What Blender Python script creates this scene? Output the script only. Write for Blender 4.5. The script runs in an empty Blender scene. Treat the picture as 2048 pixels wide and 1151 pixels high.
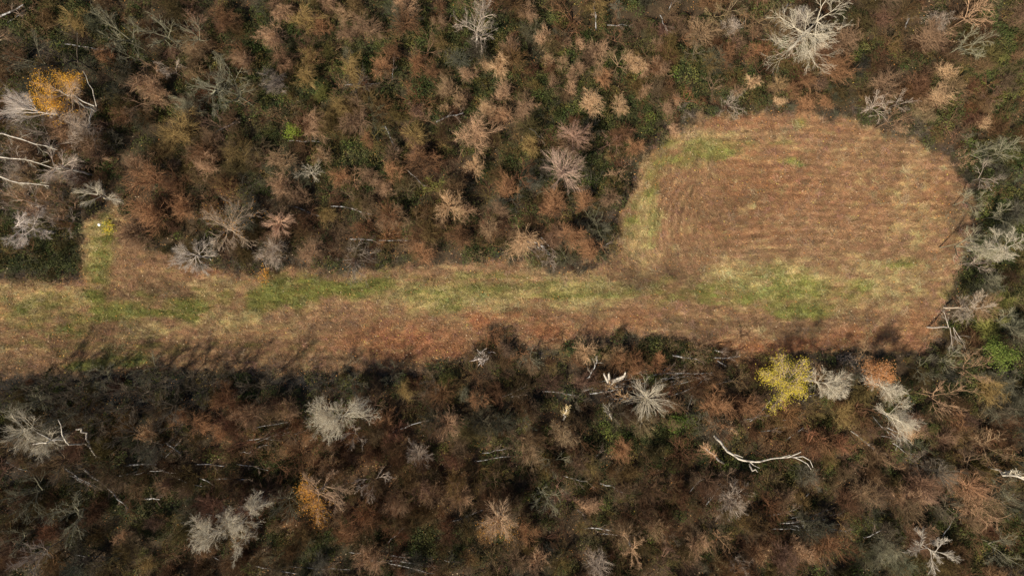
import bpy, math, random
import numpy as np
from mathutils import Vector, Matrix

# ---------------------------------------------------------------- camera, sky, sun, exposure
scn = bpy.context.scene
H = 80.0                         # height of the drone above the ground
cam_d = bpy.data.cameras.new("camera")
cam_d.lens = 24.0; cam_d.sensor_width = 36.0; cam_d.clip_start = 0.5; cam_d.clip_end = 6000
cam = bpy.data.objects.new("camera", cam_d)
cam.location = (0, 0, H); cam.rotation_euler = (0, 0, 0)
scn.collection.objects.link(cam); scn.camera = cam

SUN_EL = math.radians(46); SUN_DIR = Vector((-0.70, -0.71, 0)).normalized()
w = bpy.data.worlds.new("World"); scn.world = w; w.use_nodes = True
wn = w.node_tree.nodes; wl = w.node_tree.links
for n in list(wn): wn.remove(n)
sky = wn.new('ShaderNodeTexSky'); sky.sky_type = 'NISHITA'; sky.sun_disc = False
sky.sun_elevation = SUN_EL; sky.sun_rotation = math.atan2(SUN_DIR.x, SUN_DIR.y)
sky.air_density = 1.0; sky.dust_density = 1.5
bg = wn.new('ShaderNodeBackground'); bg.inputs[1].default_value = 0.06
wo = wn.new('ShaderNodeOutputWorld')
wl.new(sky.outputs[0], bg.inputs[0]); wl.new(bg.outputs[0], wo.inputs[0])
sd = bpy.data.lights.new("sun", 'SUN'); sd.energy = 4.9; sd.angle = math.radians(2.6); sd.color = (1.0, 0.90, 0.74)
so = bpy.data.objects.new("sun", sd); scn.collection.objects.link(so)
sv = Vector((SUN_DIR.x * math.cos(SUN_EL), SUN_DIR.y * math.cos(SUN_EL), math.sin(SUN_EL)))
so.rotation_euler = sv.to_track_quat('Z', 'Y').to_euler(); so.location = sv * 120
scn.view_settings.view_transform = 'Standard'; scn.view_settings.look = 'None'
scn.view_settings.exposure = 0.62; scn.view_settings.gamma = 1.0
scn.cycles.use_denoising = True; scn.cycles.denoiser = 'OPENIMAGEDENOISE'; scn.cycles.denoising_input_passes = 'RGB_ALBEDO_NORMAL'; scn.cycles.denoising_prefilter = 'NONE'
scn.cycles.sample_clamp_direct = 8; scn.cycles.sample_clamp_indirect = 3
scn.cycles.max_bounces = 5; scn.cycles.diffuse_bounces = 3; scn.cycles.transparent_max_bounces = 4

# ---------------------------------------------------------------- helpers
PXM = 120.0 / 2048.0             # metres on the ground for one pixel of the photograph
col = scn.collection
RNG = random.Random(7)
nr = np.random.default_rng(11)

def P(px, py, h=0.0):
    """Where a point at height h stands when the photograph shows it at (px, py)."""
    k = (H - h) / H * PXM
    return Vector(((px - 1024) * k, (575.5 - py) * k, h))

def tag(o, label=None, cat=None, group=None, kind=None):
    if label: o["label"] = label
    if cat: o["category"] = cat
    if group: o["group"] = group
    if kind: o["kind"] = kind
    return o

def link(o, parent=None):
    col.objects.link(o)
    if parent is not None: o.parent = parent
    return o

def empty(name, loc, rz=0.0, s=1.0):
    o = bpy.data.objects.new(name, None); o.location = loc; o.rotation_euler = (0, 0, rz); o.scale = (s, s, s)
    o.empty_display_size = 0.3
    return link(o)

def mesh_np(name, verts, faces, mats=(), smooth=False):
    """faces: (N,3) or (N,4) int array"""
    verts = np.asarray(verts, dtype=np.float32); faces = np.asarray(faces, dtype=np.int32)
    me = bpy.data.meshes.new(name)
    k = faces.shape[1]
    me.vertices.add(len(verts)); me.vertices.foreach_set("co", verts.ravel())
    me.loops.add(faces.size); me.loops.foreach_set("vertex_index", faces.ravel())
    me.polygons.add(len(faces))
    me.polygons.foreach_set("loop_start", np.arange(0, faces.size, k, dtype=np.int32))
    me.polygons.foreach_set("loop_total", np.full(len(faces), k, dtype=np.int32))
    if smooth: me.polygons.foreach_set("use_smooth", np.ones(len(faces), dtype=bool))
    for m in mats: me.materials.append(m)
    me.update(calc_edges=True)
    return me

def segs_mesh(name, segs, mat, sides=3):
    """segs: rows of (p0 xyz, p1 xyz, r0, r1): each becomes a tapered prism"""
    a = np.asarray(segs, dtype=np.float64).reshape(-1, 8)
    p0, p1, r0, r1 = a[:, 0:3], a[:, 3:6], a[:, 6:7], a[:, 7:8]
    d = p1 - p0; L = np.linalg.norm(d, axis=1, keepdims=True); d = d / np.maximum(L, 1e-6)
    p0 = p0 - d * r0 * 0.4; p1 = p1 + d * r1 * 0.4
    up = np.where(np.abs(d[:, 2:3]) < 0.9, np.array([[0, 0, 1.0]]), np.array([[1.0, 0, 0]]))
    u = np.cross(d, up); u /= np.linalg.norm(u, axis=1, keepdims=True); v = np.cross(d, u)
    n = len(a); ring = []
    for pp, rr in ((p0, r0), (p1, r1)):
        for k in range(sides):
            t = 2 * math.pi * k / sides + 0.5
            ring.append(pp + rr * (math.cos(t) * u + math.sin(t) * v))
    V = np.stack(ring, axis=1).reshape(-1, 3)
    base = (np.arange(n) * 2 * sides)[:, None]
    F = []
    for k in range(sides):
        k2 = (k + 1) % sides
        F.append(np.concatenate([base + k, base + k2, base + sides + k2, base + sides + k], axis=1))
    return mesh_np(name, V, np.concatenate(F, axis=0), [mat], smooth=True)

def leaves_mesh(name, pts, size, mat, rng, flat=0.5):
    """small folded leaves, four points and two faces each, round the points"""
    pts = np.asarray(pts, dtype=np.float64); n = len(pts)
    nm = rng.normal(size=(n, 3)); nm[:, 2] = np.abs(nm[:, 2]) + flat; nm /= np.linalg.norm(nm, axis=1, keepdims=True)
    a = rng.normal(size=(n, 3)); u = np.cross(nm, a); u /= np.linalg.norm(u, axis=1, keepdims=True); v = np.cross(nm, u)
    s = size * rng.uniform(0.6, 1.3, size=(n, 1))
    V = np.stack([pts - u * s, pts - v * s * 0.55 + nm * s * 0.25, pts + u * s, pts + v * s * 0.55 + nm * s * 0.25], axis=1).reshape(-1, 3)
    b = (np.arange(n) * 4)[:, None]
    F = np.concatenate([np.concatenate([b, b + 1, b + 2], 1), np.concatenate([b, b + 2, b + 3], 1)], 0)
    return mesh_np(name, V, F, [mat])

# ---- value noise in numpy
def vnoise(x, y, scale, seed):
    r = np.random.default_rng(seed); N = 256
    lat = r.random((N, N))
    xs = x / scale + 1000.37; ys = y / scale + 1000.71
    xi = np.floor(xs).astype(int); yi = np.floor(ys).astype(int)
    fx = xs - xi; fy = ys - yi; fx = fx * fx * (3 - 2 * fx); fy = fy * fy * (3 - 2 * fy)
    g = lambda i, j: lat[i % N, j % N]
    return (g(xi, yi) * (1 - fx) * (1 - fy) + g(xi + 1, yi) * fx * (1 - fy) + g(xi, yi + 1) * (1 - fx) * fy + g(xi + 1, yi + 1) * fx * fy)

def fbm(x, y, scale, seed, octs=3):
    t = 0; a = 1; s = 0
    for o in range(octs):
        t = t + a * vnoise(x, y, scale / 2 ** o, seed + o); s += a; a *= 0.55
    return t / s

# ---------------------------------------------------------------- where things are (photograph pixels)
CLEARING = [(-400,575),(-200,568),(0,562),(100,564),(158,556),(170,510),(176,455),(194,428),(222,418),(255,432),(280,485),(345,520),(400,540),(470,545),(520,548),(600,540),(690,548),(735,545),(800,540),(900,532),(980,522),(1050,530),(1100,548),(1150,548),(1215,530),(1240,500),(1238,450),(1255,390),(1290,320),(1340,270),(1400,245),(1470,232),(1540,226),(1600,232),(1650,245),(1700,240),(1760,262),(1830,285),(1890,320),(1925,370),(1940,430),(1925,500),(1905,560),(1880,610),(1870,670),(1850,702),(1790,700),(1740,695),(1700,690),(1600,705),(1500,698),(1400,685),(1320,668),(1230,665),(1160,680),(1080,690),(1045,684),(1022,652),(1000,640),(972,646),(950,680),(900,715),(830,730),(740,733),(640,738),(560,740),(450,738),(330,732),(200,735),(100,742),(0,750),(-200,760),(-400,765)]
CP = np.array(CLEARING, dtype=float)

def poly_sd(x, y):
    """signed distance in photograph pixels to the clearing's edge, positive inside"""
    x = np.asarray(x, float); y = np.asarray(y, float)
    d = np.full(x.shape, 1e9); inside = np.zeros(x.shape, bool)
    for i in range(len(CP)):
        ax, ay = CP[i]; bx, by = CP[(i + 1) % len(CP)]
        ex, ey = bx - ax, by - ay
        t = np.clip(((x - ax) * ex + (y - ay) * ey) / (ex * ex + ey * ey), 0, 1)
        d = np.minimum(d, np.hypot(x - ax - t * ex, y - ay - t * ey))
        c = ((ay > y) != (by > y)) & (x < (bx - ax) * (y - ay) / (by - ay + 1e-12) + ax)
        inside ^= c
    return np.where(inside, d, -d)

def splats(x, y, lst):
    v = np.zeros(np.shape(x))
    for cx, cy, rx, ry, wgt in lst:
        v = np.maximum(v, wgt * np.exp(-(((x - cx) / rx) ** 2 + ((y - cy) / ry) ** 2) ** 1.3))
    return v

GREEN = [(760,575,90,18,.7),(1210,585,90,14,.6),(1400,585,90,18,.6),(920,565,160,22,.5),(1130,572,110,16,.5),(1560,560,150,30,.5),(1480,600,140,16,.5),(590,560,110,12,.6),(690,590,60,16,.8),(420,590,90,25,.4),(60,610,100,30,.4),(130,690,130,16,.4),(300,700,120,14,.35),(1300,420,22,80,.45),(1500,290,100,14,.35),(560,590,60,32,1),(640,578,70,26,1),(690,575,30,22,1),(240,620,80,22,.85),(330,630,60,15,.8),(190,590,25,40,.7),(205,480,22,60,.7),(200,540,25,40,.6),(140,645,60,30,.5),(290,590,50,15,.4),(380,610,40,22,.8),(80,640,70,40,.35),(850,580,100,25,.6),(960,580,120,22,.55),(1120,585,110,14,.6),(890,610,60,15,.5),(1450,575,120,25,.55),(1590,580,80,45,.75),(1600,617,70,14,1),(1700,585,60,20,.5),(1730,572,30,14,.8),(1400,300,70,22,.6),(1350,328,60,18,.55),(1430,310,60,10,.75),(1300,370,25,60,.5),(1262,440,20,60,.5),(1590,325,30,6,.9),(1810,530,45,14,.6),(1330,290,30,15,.6),(1560,545,60,12,.5),(170,722,50,10,.9),(260,715,80,12,.7),(600,690,40,15,.35),(1330,600,60,15,.45),(1780,385,20,6,.4),(1590,250,20,20,.35),(470,690,60,10,.4),(1500,600,60,20,.6),(1380,595,40,15,.6),(1890,590,12,25,.6),(1320,575,40,20,.5)]
STRAW = [(900,595,150,30,.9),(1550,560,130,36,.9),(1480,540,80,20,.9),(1150,570,120,22,.9),(1285,460,28,90,.7),(1400,280,70,25,.6),(200,500,28,70,.8),(40,600,110,40,.6),(300,665,50,18,.8),(1780,560,90,50,.6),(1830,430,45,120,.35),(1180,600,100,20,.7),(460,640,90,22,.55),(130,600,80,30,.6),(420,570,60,16,.4),(560,650,70,18,.4)]
RUST = [(820,685,120,42,1),(740,690,90,30,.7),(1100,662,60,22,.9),(1580,690,130,16,1.3),(1000,632,70,20,.8),(890,700,80,20,.9),(1700,675,90,20,.8),(5,620,28,32,.7),(1560,360,230,80,.5),(1500,240,80,20,.6),(960,640,30,30,1.2),(1500,470,200,30,.35),(400,545,50,14,.6),(1660,260,120,20,.4),(1860,400,50,60,.4),(1240,640,90,18,.5),(1840,660,40,40,.5)]
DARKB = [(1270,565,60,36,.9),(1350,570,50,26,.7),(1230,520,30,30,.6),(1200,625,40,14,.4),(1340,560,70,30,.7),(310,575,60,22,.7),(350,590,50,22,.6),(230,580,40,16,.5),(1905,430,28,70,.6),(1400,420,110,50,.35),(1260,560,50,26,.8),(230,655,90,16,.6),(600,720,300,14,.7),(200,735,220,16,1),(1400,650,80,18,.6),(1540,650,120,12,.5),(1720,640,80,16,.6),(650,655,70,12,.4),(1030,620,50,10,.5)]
MOSS = [(560,120,160,110,.9),(900,90,200,90,.9),(150,60,180,60,.8),(330,300,90,60,.5),(1050,330,80,60,.6),(720,330,100,70,.6),(2000,400,60,200,.9),(1990,720,70,60,.9),(2010,220,50,120,.7),(40,810,200,50,.5),(120,60,140,60,.6),(850,130,350,110,.8),(1200,190,220,110,.75),(60,500,110,50,1),(130,500,60,50,1),(100,50,110,60,.7),(1400,150,120,70,.8),(2000,600,70,220,.8),(1980,100,80,120,.7),(1300,880,140,50,.8),(250,980,140,60,.6),(1340,700,70,22,1),(600,180,120,130,.8),(1700,110,60,50,.6),(200,330,40,80,.6),(1560,930,70,30,.8),(1800,1080,120,50,.7),(560,930,50,30,.8),(600,1090,80,40,.7),(860,1080,100,40,.7),(1180,340,60,60,.7),(400,180,80,80,.5),(960,880,60,40,.6),(1120,940,60,40,.7),(1950,1080,100,60,.8)]
FRUST = [(900,930,120,60,.7),(480,900,80,50,.6),(1720,880,100,50,.6),(1850,950,100,50,.5),(700,900,180,90,1),(600,1040,80,60,.8),(800,1000,140,60,.7),(1600,860,120,50,.8),(150,210,60,40,.6),(205,330,20,60,.8),(1310,1060,80,40,.7),(1650,1080,90,50,.8),(780,465,60,26,1),(1400,800,80,60,.6),(300,420,80,50,.5),(450,400,80,40,.6),(1540,200,80,40,.5),(1000,450,90,30,.6),(1700,300,90,20,.5),(960,690,40,30,1),(1470,710,130,20,1),(1100,850,50,40,.7)]

SHADE = [(60,795,380,72,1),(330,790,200,58,1),(600,765,120,24,.9),(60,960,240,70,.7),(1180,790,160,40,.8),(760,760,80,20,.9),(1700,722,50,18,1),(1600,1045,140,22,.7),(840,1110,130,24,.7),(1240,170,60,30,.5),(100,105,70,35,.8),(1930,1010,60,30,.6)]  # painted shade: near-black patches for the woodland floor and thicket tint
def sgn_mow(px, py):
    """angle of the mown rows (world), following the oval at its left end"""
    cx, cy = 1560, 460
    ang = np.arctan2((py - cy) * 1.25, (px - cx)) + math.pi / 2
    ring = np.clip((1480 - px) / 140, 0, 1) * np.clip((px - 1180) / 40, 0, 1) * np.clip((560 - py) / 50, 0, 1)
    tx = np.cos(ang) * ring - (1 - ring) * 1.0
    ty = np.sin(ang) * ring * 0.9
    ty = ty + (1 - ring) * 0.10 * np.sin(px / 130.0)
    return np.arctan2(-ty, tx), ring

C = lambda *a: np.array(a, float)
C_BROWN, C_STRAW, C_GREEN, C_RUST, C_DARK = C(.250,.150,.080), C(.47,.40,.18), C(.195,.205,.055), C(.262,.120,.057), C(.105,.066,.036)
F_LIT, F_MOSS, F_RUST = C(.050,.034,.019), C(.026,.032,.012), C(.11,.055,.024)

def land_colour(px, py):
    """colour of what grows and lies on the ground, with woodland shade painted in, by photograph pixel"""
    wx = px + 26 * (fbm(px, py, 60, 3) - .5) * 2; wy = py + 18 * (fbm(px, py, 45, 9) - .5) * 2
    sd_ = poly_sd(wx * .55 + px * .45, wy * .55 + py * .45)
    inside = np.clip((sd_ + 9 + (fbm(px, py, 13, 301) - .5) * 34) / 12, 0, 1)
    n1 = fbm(px, py * 1.8, 34, 21); n2 = fbm(px, py * 1.6, 14, 31); n3 = fbm(px, py, 80, 41)
    n4 = fbm(px * .45, py * 1.7, 13, 51, 4); n5 = fbm(px * .5, py * 1.5, 9, 57, 3); sg = splats(wx, wy, GREEN)
    g = np.clip((sg * 1.9 - .36 + (n4 - .5) * 2.0) * np.clip(sg * 5, 0, 1), 0, 1)
    s = np.clip(splats(wx, wy, STRAW) * 1.15 - .1 + (n1 - .5) * .5 + (n5 - .5) * 1.6, 0, 1)
    r = np.clip(splats(wx, wy, RUST) + (n3 - .5) * .6, 0, 1.2)
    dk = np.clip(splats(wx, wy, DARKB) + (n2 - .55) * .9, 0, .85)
    c = np.ones(px.shape + (3,)) * C_BROWN
    mix = lambda c, t, k: c * (1 - k[..., None]) + t * k[..., None]
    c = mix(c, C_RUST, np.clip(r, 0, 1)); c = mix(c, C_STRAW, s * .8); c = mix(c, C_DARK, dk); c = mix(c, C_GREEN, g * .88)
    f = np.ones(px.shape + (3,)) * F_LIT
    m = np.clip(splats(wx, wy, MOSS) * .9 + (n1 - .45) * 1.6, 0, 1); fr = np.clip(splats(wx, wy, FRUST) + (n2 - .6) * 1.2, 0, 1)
    f = mix(f, F_MOSS, m); f = mix(f, F_RUST, fr * .8); f = mix(f, C(.012, .012, .011), np.clip(splats(wx, wy, SHADE), 0, 1))  # last mix paints the shade patches near-black over the floor
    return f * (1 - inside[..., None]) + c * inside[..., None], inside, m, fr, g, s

# ---------------------------------------------------------------- materials
def new_mat(name):
    m = bpy.data.materials.new(name); m.use_nodes = True
    nt = m.node_tree; b = nt.nodes["Principled BSDF"]
    b.inputs["Roughness"].default_value = 0.85
    b.inputs["Specular IOR Level"].default_value = 0.2
    return m, nt, b

def noise_mul(nt, src, scale, lo, hi, coord='Object', detail=4):
    tc = nt.nodes.new('ShaderNodeTexCoord'); nz = nt.nodes.new('ShaderNodeTexNoise'); nz.inputs['Scale'].default_value = scale
    nz.inputs['Detail'].default_value = detail
    nt.links.new(tc.outputs[coord], nz.inputs['Vector'])
    mr = nt.nodes.new('ShaderNodeMapRange'); mr.inputs[1].default_value = .3; mr.inputs[2].default_value = .7
    mr.inputs[3].default_value = lo; mr.inputs[4].default_value = hi
    nt.links.new(nz.outputs['Fac'], mr.inputs[0])
    vm = nt.nodes.new('ShaderNodeVectorMath'); vm.operation = 'SCALE'
    nt.links.new(src, vm.inputs[0]); nt.links.new(mr.outputs[0], vm.inputs['Scale'])
    return vm.outputs[0]

def mat_objcol(name, lo=.75, hi=1.3, scale=3.0, transl=False):
    m, nt, b = new_mat(name)
    oi = nt.nodes.new('ShaderNodeObjectInfo')
    nt.links.new(noise_mul(nt, oi.outputs['Color'], scale, lo, hi), b.inputs['Base Color'])
    return m

def mat_instcol(name, lo=.7, hi=1.35, scale=4.0, thin=0.0):
    m, nt, b = new_mat(name)
    at = nt.nodes.new('ShaderNodeAttribute'); at.attribute_type = 'INSTANCER'; at.attribute_name = 'tint'
    out = noise_mul(nt, at.outputs['Color'], scale, lo, hi)
    nt.links.new(out, b.inputs['Base Color'])
    return m

def mat_plain(name, rgb, lo=.7, hi=1.3, scale=6.0):
    m, nt, b = new_mat(name)
    c = nt.nodes.new('ShaderNodeRGB'); c.outputs[0].default_value = (*rgb, 1)
    nt.links.new(noise_mul(nt, c.outputs[0], scale, lo, hi), b.inputs['Base Color'])
    return m

def mat_leaf(name, c1, c2):
    m, nt, b = new_mat(name)
    g = nt.nodes.new('ShaderNodeNewGeometry'); mx = nt.nodes.new('ShaderNodeMix'); mx.data_type = 'RGBA'
    mx.inputs[6].default_value = (*c1, 1); mx.inputs[7].default_value = (*c2, 1)
    nt.links.new(g.outputs['Random Per Island'], mx.inputs[0]); nt.links.new(mx.outputs[2], b.inputs['Base Color'])
    tr = nt.nodes.new('ShaderNodeBsdfTranslucent'); nt.links.new(mx.outputs[2], tr.inputs[0])
    ms = nt.nodes.new('ShaderNodeMixShader'); ms.inputs[0].default_value = .3
    nt.links.new(b.outputs[0], ms.inputs[1]); nt.links.new(tr.outputs[0], ms.inputs[2])
    nt.links.new(ms.outputs[0], nt.nodes['Material Output'].inputs[0])
    return m

def mat_birch(name, pale, dark, k=.52):
    """pale bark with black bands and patches"""
    m, nt, b = new_mat(name)
    tc = nt.nodes.new('ShaderNodeTexCoord'); nz = nt.nodes.new('ShaderNodeTexNoise'); nz.inputs['Scale'].default_value = 2.6; nz.inputs['Detail'].default_value = 6
    nz.inputs['Roughness'].default_value = .7
    nt.links.new(tc.outputs['Object'], nz.inputs['Vector'])
    cr = nt.nodes.new('ShaderNodeValToRGB'); cr.color_ramp.elements[0].position = k - .04; cr.color_ramp.elements[1].position = k + .05
    cr.color_ramp.elements[0].color = (*dark, 1); cr.color_ramp.elements[1].color = (*pale, 1)
    nt.links.new(nz.outputs['Fac'], cr.inputs[0]); nt.links.new(cr.outputs[0], b.inputs['Base Color'])
    return m

M_TWIG = mat_objcol("twig_bark"); M_STEM = mat_objcol("stem_bark", .5, 1.2, 5)
M_PALE = mat_birch("bleached_bark", (.48, .43, .355), (.20, .17, .14), .45)
M_PALETWIG = mat_plain("bleached_twigs", (.64, .565, .43), .65, 1.12, 1.6)
M_BIRCH = mat_birch("birch_bark", (.36, .35, .335), (.06, .05, .042), .52)
M_IGRASS = mat_instcol("grass_blades"); M_ITWIG = mat_instcol("undergrowth_twigs", .55, 1.5, 3); M_ILEAF = mat_instcol("undergrowth_leaves", .6, 1.5, 5)

# ---------------------------------------------------------------- the ground: one sheet to the horizon
def make_ground():
    xi = np.arange(-68, 68.01, .27); yi = np.arange(-42, 42.01, .27)
    far = np.array([70, 75, 85, 100, 130, 180, 300, 600, 1200, 3000.])
    X = np.concatenate([-far[::-1], xi, far]); fy = np.array([44, 48, 55, 70, 100, 160, 300, 600, 1200, 3000.])
    Y = np.concatenate([-fy[::-1], yi, fy])
    gx, gy = np.meshgrid(X, Y); px = gx / PXM + 1024; py = 575.5 - gy / PXM
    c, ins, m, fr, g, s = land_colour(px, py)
    ang, ring = sgn_mow(px, py)
    row = np.where(ring > .5, np.hypot((px - 1560) / 1.0, (py - 460) * 1.25), py + 5 * np.sin(px / 60))
    near = (np.abs(gx) < 69) & (np.abs(gy) < 43)
    z = (fbm(gx, gy, 3.5, 77) - .5) * .35 * (1 - ins * .7) + (fbm(gx, gy, 1.1, 78) - .5) * .12
    z = z + .03 * np.sin(row / 15.0 * 2 * math.pi + 4 * fbm(px * .35, py, 60, 5)) * ins
    z = np.where(near, z, 0)
    nx, ny = len(X), len(Y)
    V = np.stack([gx, gy, z], -1).reshape(-1, 3)
    idx = np.arange(nx * ny).reshape(ny, nx)
    F = np.stack([idx[:-1, :-1], idx[:-1, 1:], idx[1:, 1:], idx[1:, :-1]], -1).reshape(-1, 4)
    m_, nt, b = new_mat("earth_and_turf")
    at = nt.nodes.new('ShaderNodeAttribute'); at.attribute_name = 'land'
    o = noise_mul(nt, at.outputs['Color'], 5.0, .7, 1.35, detail=8)
    nt.links.new(o, b.inputs['Base Color'])
    nz = nt.nodes.new('ShaderNodeTexNoise'); nz.inputs['Scale'].default_value = 9; nz.inputs['Detail'].default_value = 6
    tc = nt.nodes.new('ShaderNodeTexCoord'); nt.links.new(tc.outputs['Object'], nz.inputs['Vector'])
    bp = nt.nodes.new('ShaderNodeBump'); bp.inputs['Strength'].default_value = .8; bp.inputs['Distance'].default_value = .12
    nt.links.new(nz.outputs['Fac'], bp.inputs['Height']); nt.links.new(bp.outputs[0], b.inputs['Normal'])
    me = mesh_np("ground", V, F, [m_], smooth=True)
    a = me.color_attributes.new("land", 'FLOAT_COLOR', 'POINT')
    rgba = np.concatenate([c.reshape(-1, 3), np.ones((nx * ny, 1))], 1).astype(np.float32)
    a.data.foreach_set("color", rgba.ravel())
    o = bpy.data.objects.new("ground", me); link(o); o["kind"] = "structure"
make_ground()

# ---------------------------------------------------------------- scattered ground growth (stuff)
def proto(name, me):
    return bpy.data.objects.new(name, me)

def scatter(name, label, pts, rot, scale, tint, idx, protos, cat=None):
    n = len(pts)
    me = bpy.data.meshes.new(name); me.vertices.add(n); me.vertices.foreach_set("co", np.asarray(pts, np.float32).ravel())
    def attr(nm, ty, data):
        a = me.attributes.new(nm, ty, 'POINT')
        a.data.foreach_set({'FLOAT_VECTOR': 'vector', 'FLOAT': 'value', 'INT': 'value', 'FLOAT_COLOR': 'color'}[ty], np.ascontiguousarray(data).ravel())
    attr('spin', 'FLOAT_VECTOR', np.asarray(rot, np.float32)); attr('size', 'FLOAT_VECTOR', np.asarray(scale, np.float32))
    attr('which', 'INT', np.asarray(idx, np.int32))
    attr('tint', 'FLOAT_COLOR', np.concatenate([tint, np.ones((n, 1))], 1).astype(np.float32))
    o = bpy.data.objects.new(name, me); link(o); tag(o, label, cat, None, 'stuff')
    pc = bpy.data.collections.new(name + "_pieces")
    for p in protos: pc.objects.link(p)
    ng = bpy.data.node_groups.new(name + "_scatter", 'GeometryNodeTree')
    ng.interface.new_socket('Geometry', in_out='INPUT', socket_type='NodeSocketGeometry')
    ng.interface.new_socket('Geometry', in_out='OUTPUT', socket_type='NodeSocketGeometry')
    N = ng.nodes; Lk = ng.links
    gi = N.new('NodeGroupInput'); go = N.new('NodeGroupOutput')
    ci = N.new('GeometryNodeCollectionInfo'); ci.inputs['Collection'].default_value = pc
    ci.inputs['Separate Children'].default_value = True; ci.inputs['Reset Children'].default_value = True
    ip = N.new('GeometryNodeInstanceOnPoints'); ip.inputs['Pick Instance'].default_value = True
    def na(nm, ty):
        q = N.new('GeometryNodeInputNamedAttribute'); q.data_type = ty; q.inputs['Name'].default_value = nm
        return q.outputs['Attribute']
    er = N.new('FunctionNodeEulerToRotation')
    Lk.new(na('spin', 'FLOAT_VECTOR'), er.inputs[0])
    Lk.new(gi.outputs[0], ip.inputs['Points']); Lk.new(ci.outputs[0], ip.inputs['Instance'])
    Lk.new(na('which', 'INT'), ip.inputs['Instance Index']); Lk.new(er.outputs[0], ip.inputs['Rotation'])
    Lk.new(na('size', 'FLOAT_VECTOR'), ip.inputs['Scale']); Lk.new(ip.outputs[0], go.inputs[0])
    md = o.modifiers.new("scatter", 'NODES'); md.node_group = ng
    return o

def grid_pts(step, jitter=.5, x0=-66, x1=66, y0=-39, y1=39):
    xs = np.arange(x0, x1, step); ys = np.arange(y0, y1, step)
    gx, gy = np.meshgrid(xs, ys); gx = gx + nr.uniform(-jitter, jitter, gx.shape) * step; gy = gy + nr.uniform(-jitter, jitter, gy.shape) * step
    return gx.ravel(), gy.ravel()

def clear_sd(x, y):
    return poly_sd(x / PXM + 1024, 575.5 - y / PXM)

def vary(c, amt):
    n = len(c)
    return np.clip(c * nr.uniform(1 - amt, 1 + amt, (n, 1)) * nr.uniform(1 - amt * .35, 1 + amt * .35, (n, 3)), .003, .9)

# grass and dead stalks lying along the mown rows
def tuft(k, n, spread, length, lie, width, along=.0):
    rr = random.Random(100 + k); segs = []
    for i in range(n):
        x, y = rr.gauss(0, spread), rr.gauss(0, spread * (.4 if lie > .5 else 1))
        a = rr.gauss(0, .55) if rr.random() < along else rr.uniform(0, 6.28)
        if rr.random() < .5: a += math.pi
        L = length * rr.uniform(.5, 1.3); e = rr.uniform(.15, .9) * (1 - lie) + .12
        d = Vector((math.cos(a) * math.cos(e), math.sin(a) * math.cos(e), math.sin(e)))
        p = Vector((x, y, 0)); q = p + d * L * .55; d2 = (d + Vector((0, 0, -.55))).normalized(); t = q + d2 * L * .45
        segs.append((*p, *q, width, width * .8)); segs.append((*q, *t, width * .8, width * .2))
    return segs
grass_protos = [proto("grass_tuft.%03d" % k, segs_mesh("grass_tuft", tuft(k, 34, .20, .36, .75, .009, .75), M_IGRASS)) for k in range(5)]
x, y = grid_pts(.23); sdv = clear_sd(x, y)
keep = (sdv > -14) & (nr.random(len(x)) < np.clip((sdv + 20) / 30, 0, 1))
x, y = x[keep], y[keep]; px, py = x / PXM + 1024, 575.5 - y / PXM
cc, ins, mo, fr, gg, ss = land_colour(px, py)
ang, ring = sgn_mow(px, py)
hgt = .55 + .8 * gg + .5 * ss
n = len(x)
rowv = np.where(ring > .5, np.hypot(px - 1560, (py - 460) * 1.25), py + 5 * np.sin(px / 60))
oval = np.clip((px - 1230) / 60, 0, 1) * np.clip((540 - py) / 60, 0, 1) + .7 * np.clip((px - 1480) / 60, 0, 1) * np.clip((py - 615) / 20, 0, 1)
rowm = 1 + .17 * oval * np.clip(fbm(px * .4, py, 40, 66) * 2.6 - .7, .2, 1) * np.sin(rowv / 15.0 * 2 * math.pi + 4 * fbm(px * .35, py, 60, 5)) - .12 * (fbm(px * .3, py * 2.5, 12, 69) > .62)
streak = fbm(px * np.cos(ang) - py * np.sin(ang), (px * np.sin(ang) + py * np.cos(ang)) * 4, 26, 61)
blot = fbm(px, py * 1.5, 9, 71)
tint = vary(cc * 1.32, .2) * np.clip(.45 + 1.1 * streak, .5, 1.5)[:, None] * np.clip(.6 + .8 * blot, .6, 1.4)[:, None] * rowm[:, None]
scatter("grass", "short mown grass and dead straw matted over the clearing",
        np.stack([x, y, np.full(n, .02)], 1), np.stack([nr.normal(0, .15, n), nr.normal(0, .15, n), ang + nr.normal(0, .35, n)], 1),
        np.stack([nr.uniform(.7, 1.25, n), nr.uniform(.7, 1.25, n), hgt * nr.uniform(.7, 1.4, n)], 1), tint, nr.integers(0, 5, n), grass_protos)

# taller dead stalks and rough clumps
stalk_protos = [proto("dead_stalks.%03d" % k, segs_mesh("dead_stalks", tuft(50 + k, 22, .20, .62, .1, .012, .2), M_IGRASS)) for k in range(4)]
x, y = grid_pts(.62); px, py = x / PXM + 1024, 575.5 - y / PXM; sdv = clear_sd(x, y)
cc, ins, mo, fr, gg, ss = land_colour(px, py)
keep = (sdv > -25) & (nr.random(len(x)) < np.where(sdv < 14, .8, .22 + .55 * ss * (fbm(px, py, 40, 91) > .45) + .14))
x, y, cc = x[keep], y[keep], cc[keep]; n = len(x); ang, _ = sgn_mow(x / PXM + 1024, 575.5 - y / PXM)
scatter("dead_grass", "taller pale dead grass clumps rough over the clearing and its edge", np.stack([x, y, np.zeros(n)], 1),
        np.stack([nr.normal(0, .2, n), nr.normal(0, .2, n), ang + nr.normal(0, .5, n)], 1), np.repeat(nr.uniform(.6, 1.3, (n, 1)), 3, 1),
        vary(cc * 1.35 + .05, .4), nr.integers(0, 4, n), stalk_protos)

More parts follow.
